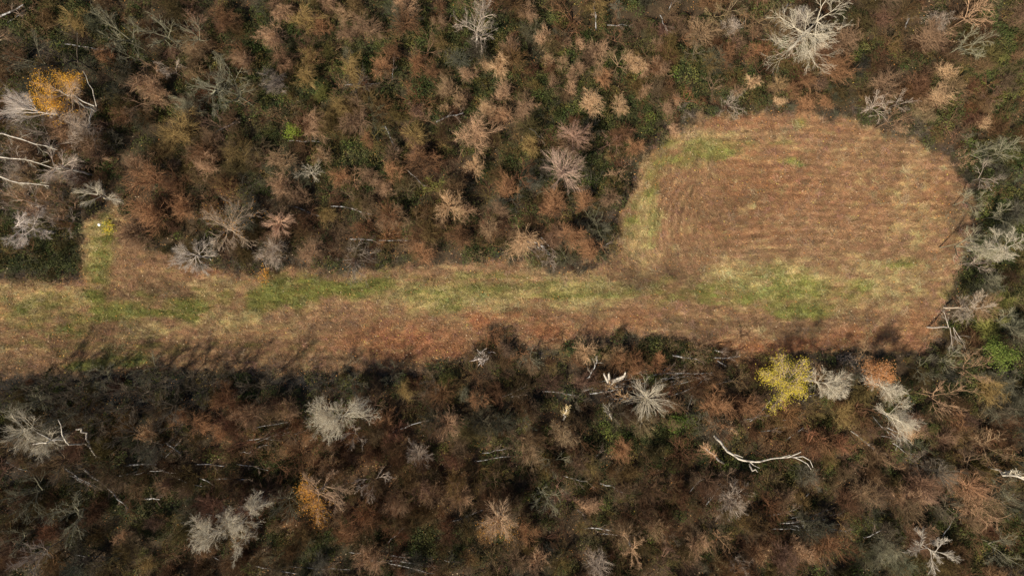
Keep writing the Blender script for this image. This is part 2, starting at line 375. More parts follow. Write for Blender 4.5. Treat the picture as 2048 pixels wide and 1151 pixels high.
# fallen leaves: pale, yellow, orange flecks
def leaf_litter():
    x, y = grid_pts(.34); px, py = x / PXM + 1024, 575.5 - y / PXM
    cc, ins, mo, fr, gg, ss = land_colour(px, py)
    rust = splats(px, py, RUST)
    pr = .22 + .35 * rust * ins + .5 * fr * (1 - ins) + .25 * (fbm(px, py, 50, 15) > .55)
    keep = nr.random(len(x)) < pr
    x, y, rust, ins, fr = x[keep], y[keep], rust[keep], ins[keep], fr[keep]; n = len(x)
    pts = np.stack([x, y, nr.uniform(.10, .26, n)], 1)
    m, nt, b = new_mat("fallen_leaves")
    g = nt.nodes.new('ShaderNodeNewGeometry'); cr = nt.nodes.new('ShaderNodeValToRGB')
    el = cr.color_ramp.elements; cr.color_ramp.interpolation = 'CONSTANT'
    el[0].color = (.34, .16, .06, 1); el[1].position = .3; el[1].color = (.22, .09, .035, 1)
    for p_, c_ in ((.5, (.46, .24, .09, 1)), (.68, (.50, .22, .06, 1)), (.82, (.55, .42, .27, 1)), (.93, (.55, .40, .10, 1))):
        e = el.new(p_); e.color = c_
    nt.links.new(g.outputs['Random Per Island'], cr.inputs[0]); nt.links.new(cr.outputs[0], b.inputs['Base Color'])
    me = leaves_mesh("leaf_litter", pts, .075, m, nr, flat=1.6)
    o = bpy.data.objects.new("leaf_litter", me); link(o); tag(o, "orange and pale fallen leaves strewn over grass and woodland floor", None, None, 'stuff')
leaf_litter()

# leafy bramble cover on the woodland floor
def bramble_proto(k):
    r = np.random.default_rng(300 + k); n = 210
    a = r.uniform(0, 6.28, n); d = np.sqrt(r.random(n)) * .75
    z = .55 * (1 - (d / .8) ** 2) * r.uniform(.4, 1, n) + .05
    return proto("bramble_clump.%03d" % k, leaves_mesh("bramble_clump", np.stack([np.cos(a) * d, np.sin(a) * d, z], 1),   .062, M_ILEAF, r, .3))
bp_ = [bramble_proto(k) for k in range(5)]
x, y = grid_pts(.85); px, py = x / PXM + 1024, 575.5 - y / PXM; sdv = clear_sd(x, y)
cc, ins, mo, fr, gg, ss = land_colour(px, py)
dens = np.clip(.12 + mo * 1.1, 0, 1) * (sdv < -8)
keep = nr.random(len(x)) < dens
x, y, mo, px, py = x[keep], y[keep], mo[keep], px[keep], py[keep]; n = len(x)
gcol = np.where(nr.random((n, 1)) < .75, C(.055, .064, .019)[None], C(.100, .086, .026)[None]) * (1 + 0.5 * (fbm(px, py, 90, 8) - .5))[:, None]
gcol = np.where(nr.random((n, 1)) < .07, C(.11, .12, .03)[None], gcol)
zc = .1 + 1.1 * np.clip(fbm(px, py, 55, 19) - .35, 0, 1)
scatter("bramble_undergrowth", "dark green bramble and leafy undergrowth covering the woodland floor", np.stack([x, y, zc * .6], 1),
        np.stack([nr.normal(0, .2, n), nr.normal(0, .2, n), nr.uniform(0, 6.28, n)], 1), np.stack([nr.uniform(.7, 1.5, n), nr.uniform(.7, 1.5, n), nr.uniform(.8, 2.2, n)], 1),
        vary(gcol, .4), nr.integers(0, 5, n), bp_)

# ---------------------------------------------------------------- branching growth
def rot_dir(d, ang, rng):
    a = d.cross(Vector((rng.gauss(0, 1), rng.gauss(0, 1), rng.gauss(0, 1))))
    if a.length < 1e-4: a = Vector((1, 0, 0))
    return (Matrix.Rotation(ang, 3, a.normalized()) @ d).normalized()

def grow(rng, p, d, L, r, lev, cfg, out):
    nseg = cfg['seg'][lev]; pts = [(p.copy(), d.copy(), 0.0, r)]
    rend = r * cfg.get('taper', .45)
    for i in range(nseg):
        t1 = (i + 1) / nseg
        d = (d + Vector((rng.gauss(0, 1), rng.gauss(0, 1), rng.gauss(0, 1))) * cfg['wob'][lev] + Vector((0, 0, cfg['up'][lev])) + cfg.get('wind', Vector((0, 0, 0)))).normalized()
        q = p + d * (L / nseg)
        ra = r + (rend - r) * (i / nseg); rb = r + (rend - r) * t1
        out[lev].append((*p, *q, ra, rb)); p = q; pts.append((p.copy(), d.copy(), t1, rb))
    if lev + 1 < cfg['levels']:
        k = cfg['kids'][lev]
        for j in range(k):
            t = cfg['start'][lev] + (1 - cfg['start'][lev]) * (j + rng.random()) / k
            f = min(t * nseg, nseg - 1e-3); i = int(f); u = f - i
            a, b = pts[i], pts[i + 1]; q = a[0].lerp(b[0], u); dd = a[1].lerp(b[1], u).normalized()
            nd = rot_dir(dd, math.radians(rng.gauss(cfg['ang'][lev], 9)), rng)
            grow(rng, q, nd, L * cfg['ratio'][lev] * (1.1 - .55 * t) * rng.uniform(.7, 1.25), max(a[3] * cfg['rr'], cfg['rmin'] * (.7 if lev + 2 >= cfg['levels'] else 1)), lev + 1, cfg, out)
    else:
        out['tips'].append(tuple(p))

def new_out(n=5):
    o = {i: [] for i in range(n)}; o['tips'] = []
    return o

def brush_variant(k, form):
    """a dense bare shrub 1 m in crown radius; returns stems mesh, twigs mesh"""
    rng = random.Random(500 + k); out = new_out()
    wind = Vector((rng.gauss(0, .08), rng.gauss(0, .08), 0))
    if form == 'brush':      # many upright stems arching out into a domed, combed crown
        cfg = dict(levels=3, seg=[3, 2, 1], wob=[.20, .24, .2], up=[.02, -.14, -.16], kids=[14, 8], start=[.25, .1], ang=[46, 38], ratio=[.50, .60], rr=.5, rmin=.0042, wind=wind)
        for i in range(rng.randint(9, 13)):
            a = rng.uniform(0, 6.28); t = rng.uniform(.1, 1.0)
            d = Vector((math.cos(a) * t * .75, math.sin(a) * t * .75, 1)).normalized()
            grow(rng, Vector((rng.gauss(0, .03), rng.gauss(0, .03), 0)), d, rng.uniform(1.0, 1.5), .022, 0, cfg, out)
    elif form == 'star':     # straight branches fanning from one stem
        cfg = dict(levels=3, seg=[2, 2, 1], wob=[.16, .16, .1], up=[-.02, .0, .0], kids=[8, 7], start=[.15, .1], ang=[38, 34], ratio=[.5, .6], rr=.45, rmin=.0036)
        grow(rng, Vector((0, 0, 0)), Vector((0, 0, 1)), 1.3, .035, 0, dict(cfg, levels=1), out)
        for i in range(rng.randint(28, 34)):
            a = i * 2.4 + rng.gauss(0, .3); e = rng.uniform(.05, 1.15)
            d = Vector((math.cos(a) * math.cos(e), math.sin(a) * math.cos(e), math.sin(e)))
            grow(rng, Vector((0, 0, rng.uniform(.4, 1.0))), d, rng.uniform(.75, 1.1), .018, 0, cfg, out)
    elif form == 'tangle':   # low, arching, crossing stems
        cfg = dict(levels=3, seg=[4, 2, 1], wob=[.28, .25, .2], up=[-.12, -.05, 0], kids=[8, 5], start=[.2, .1], ang=[55, 45], ratio=[.42, .6], rr=.5, rmin=.0055)
        for i in range(11):
            a = rng.uniform(0, 6.28)
            d = Vector((math.cos(a) * .8, math.sin(a) * .8, rng.uniform(.5, 1.1))).normalized()
            grow(rng, Vector((rng.gauss(0, .04), rng.gauss(0, .04), 0)), d, rng.uniform(1.0, 1.6), .02, 0, cfg, out)
    else:                    # wisp: slender open tree, few limbs, hazy ends
        cfg = dict(levels=4, seg=[3, 3, 2, 1], wob=[.12, .14, .15, .1], up=[.05, .04, .02, 0], kids=[5, 5, 5], start=[.3, .2, .1], ang=[38, 36, 34], ratio=[.7, .6, .6], rr=.55, rmin=.0045)
        grow(rng, Vector((0, 0, 0)), Vector((0, 0, 1)), .9, .04, 0, dict(cfg, levels=1), out)
        for i in range(rng.randint(4, 5)):
            a = i * 1.4 + rng.gauss(0, .4); e = rng.uniform(.45, 1.0)
            d = Vector((math.cos(a) * math.cos(e), math.sin(a) * math.cos(e), math.sin(e)))
            grow(rng, Vector((0, 0, rng.uniform(.6, .88))), d, rng.uniform(.8, 1.15), .024, 0, cfg, out)
    stems = out[0]; twigs = out[1] + out[2] + out[3]
    return segs_mesh(form + "_stems", stems, M_STEM), segs_mesh(form + "_twigs", twigs, M_TWIG)

FORMS = {'b': ('brush', 7), 's': ('star', 4), 'k': ('tangle', 3), 'w': ('wisp', 5)}
VAR = {}
kk = 0
for c_, (f_, n_) in FORMS.items():
    VAR[c_] = []
    for i in range(n_):
        VAR[c_].append(brush_variant(kk, f_)); kk += 1

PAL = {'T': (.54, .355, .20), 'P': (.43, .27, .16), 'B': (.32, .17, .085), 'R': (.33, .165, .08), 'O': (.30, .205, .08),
       'G': (.25, .23, .15), 'L': (.42, .34, .27), 'W': (.60, .52, .42), 'Y': (.30, .29, .08), 'D': (.15, .12, .085)}

# (x, y, crown radius, colour, form); most lower-wood D trees added to deepen shade, the rest read off the photograph
SHR = """230,60,45,Gw 310,55,42,Gw 375,60,38,Gw 250,105,32,Gw 30,100,45,Gw 450,170,58,Gw 330,130,25,Lw 100,95,48,Dw 490,110,25,Pb 150,40,30,Ob 440,30,30,Bb 60,255,34,Lw 112,262,26,Pb 25,400,38,Lw 75,440,34,Lw 95,395,28,Lw 135,345,26,Lb 10,310,30,Lw 120,440,26,Lw
285,160,35,Pb 300,188,24,Pb 205,115,25,Bb 380,205,32,Gb 350,255,35,Ob 335,275,28,Ob 155,265,38,Lb 170,305,28,Pb 400,290,30,Bb 470,300,32,Ob 415,330,28,Pb 260,330,28,Pb
290,355,35,Bb 240,225,32,Bk 40,290,35,Pb 20,345,30,Lb 100,365,28,Pw 55,405,35,Pw 120,410,28,Pw 350,370,32,Bb 300,420,38,Bb 360,415,30,Bb 250,460,30,Pb 275,480,22,Pb
685,27,20,Tb 693,63,20,Pb 730,45,30,Pb 812,47,30,Bs 880,35,18,Pb 883,75,22,Ob 545,65,25,Pb 602,38,30,Ob 640,48,24,Bb 560,12,24,Pb 650,8,24,Pb 800,8,28,Pb 950,35,42,Lw
620,112,26,Ob 600,147,26,Ob 690,130,30,Ob 755,125,26,Bb 790,95,24,Bb 825,115,26,Rb 868,137,22,Bb 550,155,27,Lb 645,190,20,Yb 680,200,30,Ob 612,240,30,Pb 705,235,38,Pb
725,275,20,Bb 830,188,40,Rk 900,180,22,Tb 915,195,18,Tb 890,215,13,Tb 968,220,22,Tb 1000,125,24,Tb 962,123,16,Tb 935,145,20,Pb 1012,190,26,Pb 830,272,26,Os 945,272,40,Pb
880,290,22,Ok 560,315,30,Tb 645,312,22,Ts 842,318,32,Bb 950,333,20,Ts 730,355,22,Pb 770,370,22,Pb 560,372,32,Pb 680,350,22,Bb 870,378,32,Yk 780,345,25,Bb
1195,10,26,Ob 1150,35,42,Bk 1060,25,22,Pb 1090,78,20,Pb 1130,82,18,Pb 1155,88,16,Pb 1400,65,30,Ts 1465,42,22,Lb 1200,100,26,Pb 1262,118,22,Tb 1280,130,18,Tb 1293,150,14,Pb
1330,128,22,Pb 1290,172,17,Pb 1093,118,14,Tb 1122,120,16,Tb 1157,128,18,Pb 1145,152,14,Pb 1195,140,16,Tb 1210,152,20,Bb 1320,80,15,Pb 1110,165,15,Pb 1140,178,15,Pb
1178,205,26,Tb 1240,212,20,Tb 1045,205,26,Pb 1100,215,26,Ok 1145,268,38,Pb 1275,290,22,Bb 1240,272,20,Bk 1240,342,30,Pk 1225,318,18,Ok 1060,285,22,Ob 1330,215,18,Pb
1340,175,16,Bb 1362,200,15,Pb 1375,215,22,Lk 1460,205,30,Lk 1425,120,22,Ob 1450,105,22,Bb 1500,100,22,Bk 1510,160,17,Tb 1475,180,15,Pb 1405,233,12,Tb 1350,255,14,Pb 1530,95,20,Rb
1600,35,20,Ws 1545,95,14,Rb 1690,70,35,Pb 1680,132,35,Bb 1640,105,26,Pb 1870,70,36,Pb 1885,42,26,Lb 1950,80,34,Gw 1960,20,42,Pw 1900,145,20,Tb 1880,192,28,Tb 1845,207,17,Tb
1925,163,16,Tk 1780,165,32,Pb 1760,207,32,Lw 1810,200,24,Lw 1795,237,30,Pw 1810,260,17,Tk 1620,150,22,Bb 1610,205,26,Bb 1660,200,20,Bb 1985,210,16,Tb 1965,240,17,Tb
1975,300,32,Gw 1930,318,26,Pk 1945,278,22,Gk 1840,250,26,Dk 1830,30,17,Ob 2000,130,32,Yk 1560,205,12,Tb 2020,300,32,Gw 1590,175,18,Bb
1950,488,38,Gw 1975,525,28,Lw 2020,430,28,Gw 1960,400,28,Gw 1985,350,28,Lw 1962,612,32,Ts 2005,610,26,Yb 1990,660,26,Yb 1960,742,38,Pw 1905,722,28,Gw 1865,742,30,Gw 1990,780,30,Ob
2030,645,30,Gw 1990,565,24,Gb 1742,708,30,Tk 1700,712,20,Lk 2025,760,30,Gb
440,795,32,Bb 478,832,27,Pb 290,877,22,Tb 360,825,24,Bb 390,850,26,Bb 432,870,22,Bb 190,752,32,Gw 280,742,36,Gw 120,832,36,Gw 20,1085,34,Gw 60,1115,40,Lw 35,1000,40,Gw 120,1040,42,Gw
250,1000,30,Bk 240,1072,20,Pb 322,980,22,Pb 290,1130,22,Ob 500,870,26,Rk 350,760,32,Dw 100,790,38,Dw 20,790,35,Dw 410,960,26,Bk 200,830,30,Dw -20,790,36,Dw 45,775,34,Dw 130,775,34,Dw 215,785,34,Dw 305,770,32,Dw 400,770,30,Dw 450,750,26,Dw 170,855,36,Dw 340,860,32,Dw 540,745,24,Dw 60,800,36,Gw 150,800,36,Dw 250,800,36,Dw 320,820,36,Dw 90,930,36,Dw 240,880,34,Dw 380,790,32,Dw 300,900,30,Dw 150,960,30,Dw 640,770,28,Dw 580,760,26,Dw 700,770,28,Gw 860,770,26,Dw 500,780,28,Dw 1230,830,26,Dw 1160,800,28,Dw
575,822,27,Pb 702,875,28,Lw 760,852,28,Bb 895,847,30,Ps 978,828,16,Ts 835,907,28,Ls 660,935,26,Ts 740,972,38,Lw 735,1022,26,Rs 800,1000,30,Pb 865,990,26,Ts 920,990,24,Pb
560,1012,36,Gw 690,1080,32,Bb 800,780,20,Ob 890,760,18,Yb 780,745,30,Gw 955,800,24,Bb 740,1120,32,Pb 640,880,24,Rk 590,870,24,Rk
600,400,26,Pb 650,420,22,Ob 795,430,27,Tb 900,412,30,Ts 932,422,20,Ps 880,445,17,Pb 858,458,26,Ob 975,455,24,Tb 920,475,26,Bb 845,510,28,Bb 540,500,28,Lb 612,502,28,Pb 700,508,46,Lk
770,468,28,Rk 955,515,20,Tk 1045,470,32,Tb 1100,525,24,Lk 1140,470,32,Bb 1190,500,26,Bb 1120,410,32,Bb 1180,400,26,Bb 1220,395,22,Pb 1020,380,28,Bb 990,420,24,Pb
1062,717,24,Gw 1115,717,30,Ow 1170,702,26,Ts 1270,720,30,Rb 1320,728,24,Rb 1400,688,28,Tk 1490,672,22,Tk 1345,690,20,Tk 1010,672,24,Rk 975,665,24,Rk 990,690,26,Bk 1035,705,26,Bk 940,705,22,Pk
1052,885,24,Tw 1090,1000,36,Gw 1175,1025,26,Pb 1465,1000,34,Ls 1310,1050,30,Ts 1430,820,40,Bb 1500,812,30,Bb 1245,900,26,Bb 1150,905,22,Yk 1200,1130,32,Lb 1400,1090,26,Pb
1480,1130,26,Lw 1530,1110,22,Tb 1050,1062,27,Bb 1080,1122,28,Pb 1110,930,30,Gw 1370,910,28,Bk 1300,960,30,Bk
1690,832,30,Ob 1720,860,26,Pk 1830,872,24,Tb 1900,802,42,Pw 1590,888,42,Bk 1650,880,34,Bb 1570,1000,28,Pb 1740,985,32,Tb 1830,1000,32,Pb 1770,922,36,Pk 1850,920,18,Rk 2000,902,44,Tw
2010,980,30,Gb 1960,1020,42,Pb 1900,960,26,Pb 1660,1100,38,Rb 1600,1112,30,Pb 1850,1070,26,Pb 1780,1092,32,Gb 1930,855,28,Bb 1920,905,24,Ok 2010,820,28,Gb 2020,1110,32,Gw"""
SHRUBS = []
for tok in SHR.split():
    a = tok.split(','); SHRUBS.append((float(a[0]), float(a[1]), float(a[2]), a[3][0], a[3][1]))

LAND = [((1580,770), "yellow-leaved tree"), ((115,180), "golden-orange tree"), ((610,1000), "orange-tipped tree"), ((1300,800), "white starburst tree"),
        ((1650,40), "big white tree"), ((680,835), "broad cream tree"), ((440,1080), "two-lobed pale tree"), ((198,449), "round white marker"),
        ((555,445), "combed tan bush"), ((618,345), "small white starburst shrub"), ((1125,340), "pinkish starburst tree"), ((1530,925), "curved white branch"),
        ((1773,750), "copper-leaved tree"), ((1000,1050), "tan orange-fringed tree"), ((585,260), "lone bright green bush"), ((45,880), "twin-headed white tree"),
        ((180,890), "twisted white snag"), ((2030,490), "pale right-edge tree"), ((905,235), "thick fallen white birch"), ((1880,1110), "pale fanning tree"),
        ((1220,765), "splintered tan stump"), ((968,712), "grey root plate")]
DIRN = ["right of", "above and right of", "above", "above and left of", "left of", "below and left of", "below", "below and right of"]
CN = {'T': 'tan', 'P': 'pinkish brown', 'B': 'dark brown', 'R': 'rusty brown', 'O': 'olive brown', 'G': 'grey-green', 'L': 'lilac-grey', 'W': 'white', 'Y': 'yellowish green', 'D': 'dusky'}
FN = {'b': 'bushy bare shrub', 's': 'spiky bare shrub', 'k': 'tangled bare shrub', 'w': 'wispy bare tree'}
ORD = ["nearest", "second nearest", "third nearest", "fourth nearest", "fifth nearest", "sixth nearest", "seventh nearest", "eighth nearest"] + [q + " nearest" for q in "ninth tenth eleventh twelfth thirteenth fourteenth fifteenth sixteenth seventeenth eighteenth nineteenth twentieth".split()]
def where(x, y):
    b = min(LAND, key=lambda l: (l[0][0] - x) ** 2 + (l[0][1] - y) ** 2)
    dx, dy = x - b[0][0], b[0][1] - y
    return DIRN[int(round(math.atan2(dy, dx) / (math.pi / 4))) % 8], b[1], math.hypot(dx, dy)
buckets = {}
for i, (x_, y_, r_, c_, f_) in enumerate(SHRUBS):
    dn, nm, ds = where(x_, y_); buckets.setdefault((CN[c_], FN[f_], dn, nm), []).append((ds, i))
LABELS = {}
for (cn, fn, dn, nm), lst in buckets.items():
    lst.sort()
    for j, (ds, i) in enumerate(lst):
        LABELS[i] = f"{cn} {fn} {dn} the {nm}" if len(lst) == 1 else f"{cn} {fn} {ORD[j]} {dn} the {nm}"

for i, (x_, y_, r_, c_, f_) in enumerate(SHRUBS):
    R = r_ * PXM * (1.2 if f_ == 'b' else 1.1)
    rr = random.Random(9000 + i)
    hz = {'b': 1.25, 's': 1.1, 'k': .8, 'w': 1.8}[f_]          # crown middle for radius 1
    hs = R * rr.uniform(.85, 1.2) * ((1.75 if c_ == 'D' else 1.5) if f_ == 'w' else 1.15)
    loc = P(x_, y_, min(hz * hs * .85, 9)); loc.z = -.05
    rt = empty("bare_tree" if f_ == 'w' else "bare_shrub", loc, rr.uniform(0, 6.28))
    fs = {'b': 1.05, 's': 1.0, 'k': .85, 'w': .95}[f_]
    rt.scale = (R * fs * rr.uniform(.88, 1.12), R * fs * rr.uniform(.88, 1.12), hs)
    tag(rt, LABELS[i], "tree" if f_ == 'w' else "shrub", "bare trees of the wood" if f_ == 'w' else "bare shrubs of the thicket")
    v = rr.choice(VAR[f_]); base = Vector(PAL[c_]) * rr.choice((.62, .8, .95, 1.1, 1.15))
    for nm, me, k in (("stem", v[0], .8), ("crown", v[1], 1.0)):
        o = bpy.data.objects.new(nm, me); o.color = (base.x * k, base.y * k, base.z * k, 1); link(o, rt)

# the rest of the thicket, which nobody could count
thick_protos = []
for k in range(9):
    f = ['brush', 'tangle', 'brush', 'wisp', 'tangle', 'brush', 'star', 'wisp', 'tangle'][k]
    sm, tm = brush_variant(60 + k, f)
    for me in (sm, tm): me.materials.clear(); me.materials.append(M_ITWIG)
    # one joined piece per clump
    va = []; fa = []; off = 0
    for me in (sm, tm):
        v = np.empty(len(me.vertices) * 3, np.float32); me.vertices.foreach_get("co", v)
        l = np.empty(len(me.loops), np.int32); me.loops.foreach_get("vertex_index", l)
        va.append(v.reshape(-1, 3)); fa.append(l.reshape(-1, 4) + off); off += len(me.vertices)
    thick_protos.append(proto("thicket_clump.%03d" % k, mesh_np("thicket_clump", np.concatenate(va), np.concatenate(fa), [M_ITWIG], True)))
x, y = grid_pts(1.6); px, py = x / PXM + 1024, 575.5 - y / PXM; sdv = clear_sd(x, y)
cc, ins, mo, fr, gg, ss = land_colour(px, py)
sdn = sdv + (fbm(px, py, 26, 201) - .5) * 54
keep = (sdn < -9) & (nr.random(len(x)) < .84 - .5 * mo)
x, y, px, py, mo, fr, sdv = x[keep], y[keep], px[keep], py[keep], mo[keep], fr[keep], sdv[keep]; n = len(x)
pal = np.array([PAL[k] for k in "GOBPBOPTB"])
ci = np.clip(((fbm(px, py, 110, 123) - .5) * 2.2 + .5 - .22 * mo + nr.normal(0, .10, n)) * 9, 0, 8).astype(int)
tc = pal[ci] * (.08 + .66 * fbm(px, py, 45, 131))[:, None]
tc = tc * (1 - .45 * np.clip(splats(px, py, SHADE), 0, 1))[:, None]  # stems tinted darker to carry the painted shade
tc = np.where((fr > .5)[:, None] & (nr.random((n, 1)) < .4), C(.20, .105, .055)[None], tc)
edge = np.clip((-sdv) / 50, .42, 1)
tall = 1 + .5 * np.clip((py - 740) / 60, 0, 1)
s_ = nr.uniform(.8, 1.8, n) * edge
scatter("thicket", "mass of thin brown bare stems filling the wood around the clearing", np.stack([x, y, np.full(n, -.05)], 1),
        np.stack([nr.normal(0, .08, n), nr.normal(0, .08, n), nr.uniform(0, 6.28, n)], 1), np.stack([s_ * 1.15, s_ * 1.15, s_ * nr.uniform(.8, 1.5, n) * tall], 1),
        vary(tc, .3), nr.integers(0, 9, n), thick_protos)

# ---------------------------------------------------------------- the trees that stand out
def obj(name, me, parent=None, colr=None):
    o = bpy.data.objects.new(name, me); link(o, parent)
    if colr: o.color = (*colr, 1)
    return o

def hero(name, label, cat, cx, cy, rpx, height, seed, bark, twigm, limbs=7, levels=4, kids=(8, 7, 6), ang=(30, 27, 24), wind=None, trunk_r=.11,
         squash=(1, 1), base=None, e_rng=(.2, 1.1), leaf=None, leaf_n=0, leaf_side=None, wob=.11, colr=(.5, .4, .3), up=.02, dirs=None, group=None, twig_r=.008, leaf_size=.058):
    """a single tree: trunk, limbs that each carry their own twigs, leaves where it has any"""
    rng = random.Random(seed)
    if levels == 4 and twigm is M_PALETWIG: limbs = int(limbs * 1.5); ang = (42, 36, 30); trunk_r *= .85
    R = rpx * PXM * (H - height) / H
    top = P(cx, cy, height * .82); b = base and P(base[0], base[1], 0) or Vector((top.x + rng.gauss(0, .3), top.y + rng.gauss(0, .3), 0))
    rt = empty(name, (b.x, b.y, 0)); tag(rt, label, cat, group)
    T = top - Vector((b.x, b.y, 0)); fork = T * .62
    segs = []; p = Vector((0, 0, -.1)); n = 6
    for i in range(n):
        t = (i + 1) / n; q = fork * t + Vector((rng.gauss(0, .06), rng.gauss(0, .06), 0)) * (1 if i < n - 1 else 0)
        segs.append((*p, *q, trunk_r * (1.15 - .45 * i / n), trunk_r * (1.15 - .45 * t))); p = q
    obj("trunk", segs_mesh("trunk", segs, bark, 6), rt, colr)
    cfg = dict(levels=levels, seg=[5, 3, 2, 2], wob=[wob, wob * 1.1, .09, .07], up=[up, up * .6, .0, 0], kids=list(kids), start=[.22, .15, .1], ang=list(ang),
               ratio=[.60, .62, .66], rr=.5, rmin=twig_r, taper=.3)
    if wind: cfg['wind'] = Vector(wind)
    tips = []
    for i in range(limbs):
        if dirs: a = math.radians(dirs[i % len(dirs)] + rng.gauss(0, 7))
        else: a = i * 2.39996 + rng.gauss(0, .3)
        e = rng.uniform(*e_rng)
        d = Vector((math.cos(a) * math.cos(e) * squash[0], math.sin(a) * math.cos(e) * squash[1], math.sin(e)))
        Ls = R * d.to_2d().length * .55 + R * .42; d.normalize()
        out = new_out(); u_ = rng.random(); st = fork * (.72 + .28 * u_) if (limbs < 20 and u_ < .45) else fork + (T - fork) * rng.uniform(0, .6); Ls *= rng.uniform(.6, 1.3) if limbs < 20 else rng.uniform(.85, 1.15)
        grow(rng, st, d, Ls, trunk_r * .42, 0, cfg, out)
        obj("branch", segs_mesh("branch", out[0] + out[1] + out[2] + out[3], twigm), rt, colr)
        tips += out['tips']
    if leaf_n:
        tp = np.array(tips)
        if leaf_side is not None:
            sc_ = (tp[:, :2] - np.array([T.x, T.y])) @ np.array(leaf_side); tp = tp[sc_ > -R * .05]
        r = np.random.default_rng(seed); k = r.integers(0, len(tp), leaf_n)
        leaf_n = int(leaf_n * 1.7); k = r.integers(0, len(tp), leaf_n); o = obj("foliage", leaves_mesh("foliage", tp[k] + r.normal(0, .30, (leaf_n, 3)), leaf_size, leaf, r, .4), rt)
        o["kind"] = "stuff"
    return rt

L_YEL = mat_leaf("yellow_leaves", (.50, .42, .04), (.72, .56, .07))
L_ORG = mat_leaf("orange_leaves", (.42, .17, .03), (.64, .34, .06))
L_GOLD = mat_leaf("golden_leaves", (.60, .27, .03), (.80, .46, .05))
L_COP = mat_leaf("copper_leaves", (.46, .20, .07), (.58, .30, .13))
L_GRN = mat_leaf("green_leaves", (.16, .22, .03), (.24, .28, .04))
HT = (.50, .36, .26)

hero("leafy_tree", "tree thinly covered in yellow leaves just below the clearing", "tree", 1582, 772, 48, 9, 1, M_STEM, M_TWIG, limbs=13, colr=(.45, .34, .22), leaf=L_YEL, leaf_n=2900, e_rng=(.1, 1.0))
hero("leafy_tree", "golden-orange leaved tree with white limbs in the upper left corner of the wood", "tree", 120, 182, 54, 11, 2, M_PALE, M_TWIG, limbs=13, colr=(.50, .36, .24), leaf=L_GOLD, leaf_n=3200, leaf_side=(-.8, .6), base=(185, 222), e_rng=(.0, .9))
hero("leafy_tree", "pale-limbed tree whose branch tips hold orange leaves, below the broad cream tree", "tree", 625, 1000, 56, 10, 3, M_PALE, M_TWIG, limbs=14, colr=(.50, .34, .22), leaf=L_ORG, leaf_n=1300, leaf_side=(-.6, -.6), e_rng=(.0, .9), up=-.01)
hero("leafy_tree", "small copper-orange leaved tree right of the yellow-leaved one", "tree", 1772, 752, 34, 7, 4, M_STEM, M_TWIG, limbs=7, colr=(.48, .33, .22), leaf=L_COP, leaf_n=2600)
hero("bleached_tree", "white starburst tree with spikes radiating evenly, beside the splintered stumps", "tree", 1300, 798, 44, 7, 5, M_PALE, M_PALETWIG, limbs=44, levels=3, kids=(6, 5), ang=(22, 24), e_rng=(.05, 1.3), wob=.08, trunk_r=.09, twig_r=.009)
hero("bleached_tree", "biggest white spreading tree at the top edge, with drooping pale limbs", "tree", 1655, 22, 84, 13, 6, M_PALE, M_PALETWIG, limbs=12, levels=4, kids=(7, 6, 6), ang=(40, 38, 36), e_rng=(.0, .9), wob=.16, trunk_r=.16, dirs=[-95, -120, -60, -30, -150, 180, 10, 90, 60, 130, -80, -10], twig_r=.0095)
hero("bleached_tree", "broad cream-white bare tree like a spread feather over rusty ground", "tree", 678, 836, 52, 9, 7, M_PALE, M_PALETWIG, limbs=18, levels=4, kids=(9, 6, 5), ang=(30, 28, 24), e_rng=(.0, 1.0), wob=.12, trunk_r=.13, base=(700, 820), squash=(1.35, .8), dirs=[20, 35, 165, 180, 195, 215, 235, 255, 275, 150, 130, 60, 100, 200], twig_r=.0095)
hero("bleached_tree", "right-hand crown of the pale pair by the lower edge, fan of white twigs", "tree", 462, 1105, 36, 8, 8, M_PALE, M_PALETWIG, limbs=9, levels=4, kids=(6, 6, 4), trunk_r=.09, twig_r=.009)
hero("bleached_tree", "left-hand crown of the pale pair by the lower edge, swept to the left", "tree", 405, 1086, 48, 9, 9, M_PALE, M_PALETWIG, limbs=10, levels=4, kids=(9, 7, 5), dirs=[160, 180, 200, 220, 140, 240, 90, 260, 120, 30], trunk_r=.11, e_rng=(.0, .8), twig_r=.009)
hero("bleached_tree", "middle crown of the pale group by the lower edge, filling the gap", "tree", 442, 1068, 38, 9.5, 40, M_PALE, M_PALETWIG, limbs=10, levels=4, kids=(9, 7, 5), trunk_r=.09, twig_r=.009, e_rng=(0, .9), wob=.15)
hero("bleached_tree", "thin pale tree leaning up and right from the two-lobed pale crown", "tree", 484, 1042, 38, 9, 10, M_PALE, M_PALETWIG, limbs=6, levels=4, kids=(8, 7, 5), dirs=[55, 45, 65, 35, 230, 80], trunk_r=.09, e_rng=(.1, .8), twig_r=.009)
hero("bleached_tree", "left head of the twin-headed white tree at the left edge", "tree", 30, 866, 50, 10, 11, M_PALE, M_PALETWIG, limbs=22, levels=3, kids=(8, 7), ang=(32, 30), trunk_r=.08, twig_r=.009, wob=.1)
hero("bleached_tree", "right head of the twin-headed white tree, joined to a long bent limb", "tree", 72, 890, 42, 9, 12, M_PALE, M_PALETWIG, limbs=22, levels=3, kids=(8, 7), ang=(32, 30), trunk_r=.08, twig_r=.009, wob=.1)
hero("bleached_shrub", "small white starburst shrub alone among brown crowns", "shrub", 618, 345, 28, 4, 13, M_PALE, M_PALETWIG, limbs=13, levels=3, kids=(6, 5), ang=(30, 30), trunk_r=.05, e_rng=(0, 1), squash=(1.2, .7), twig_r=.0095)
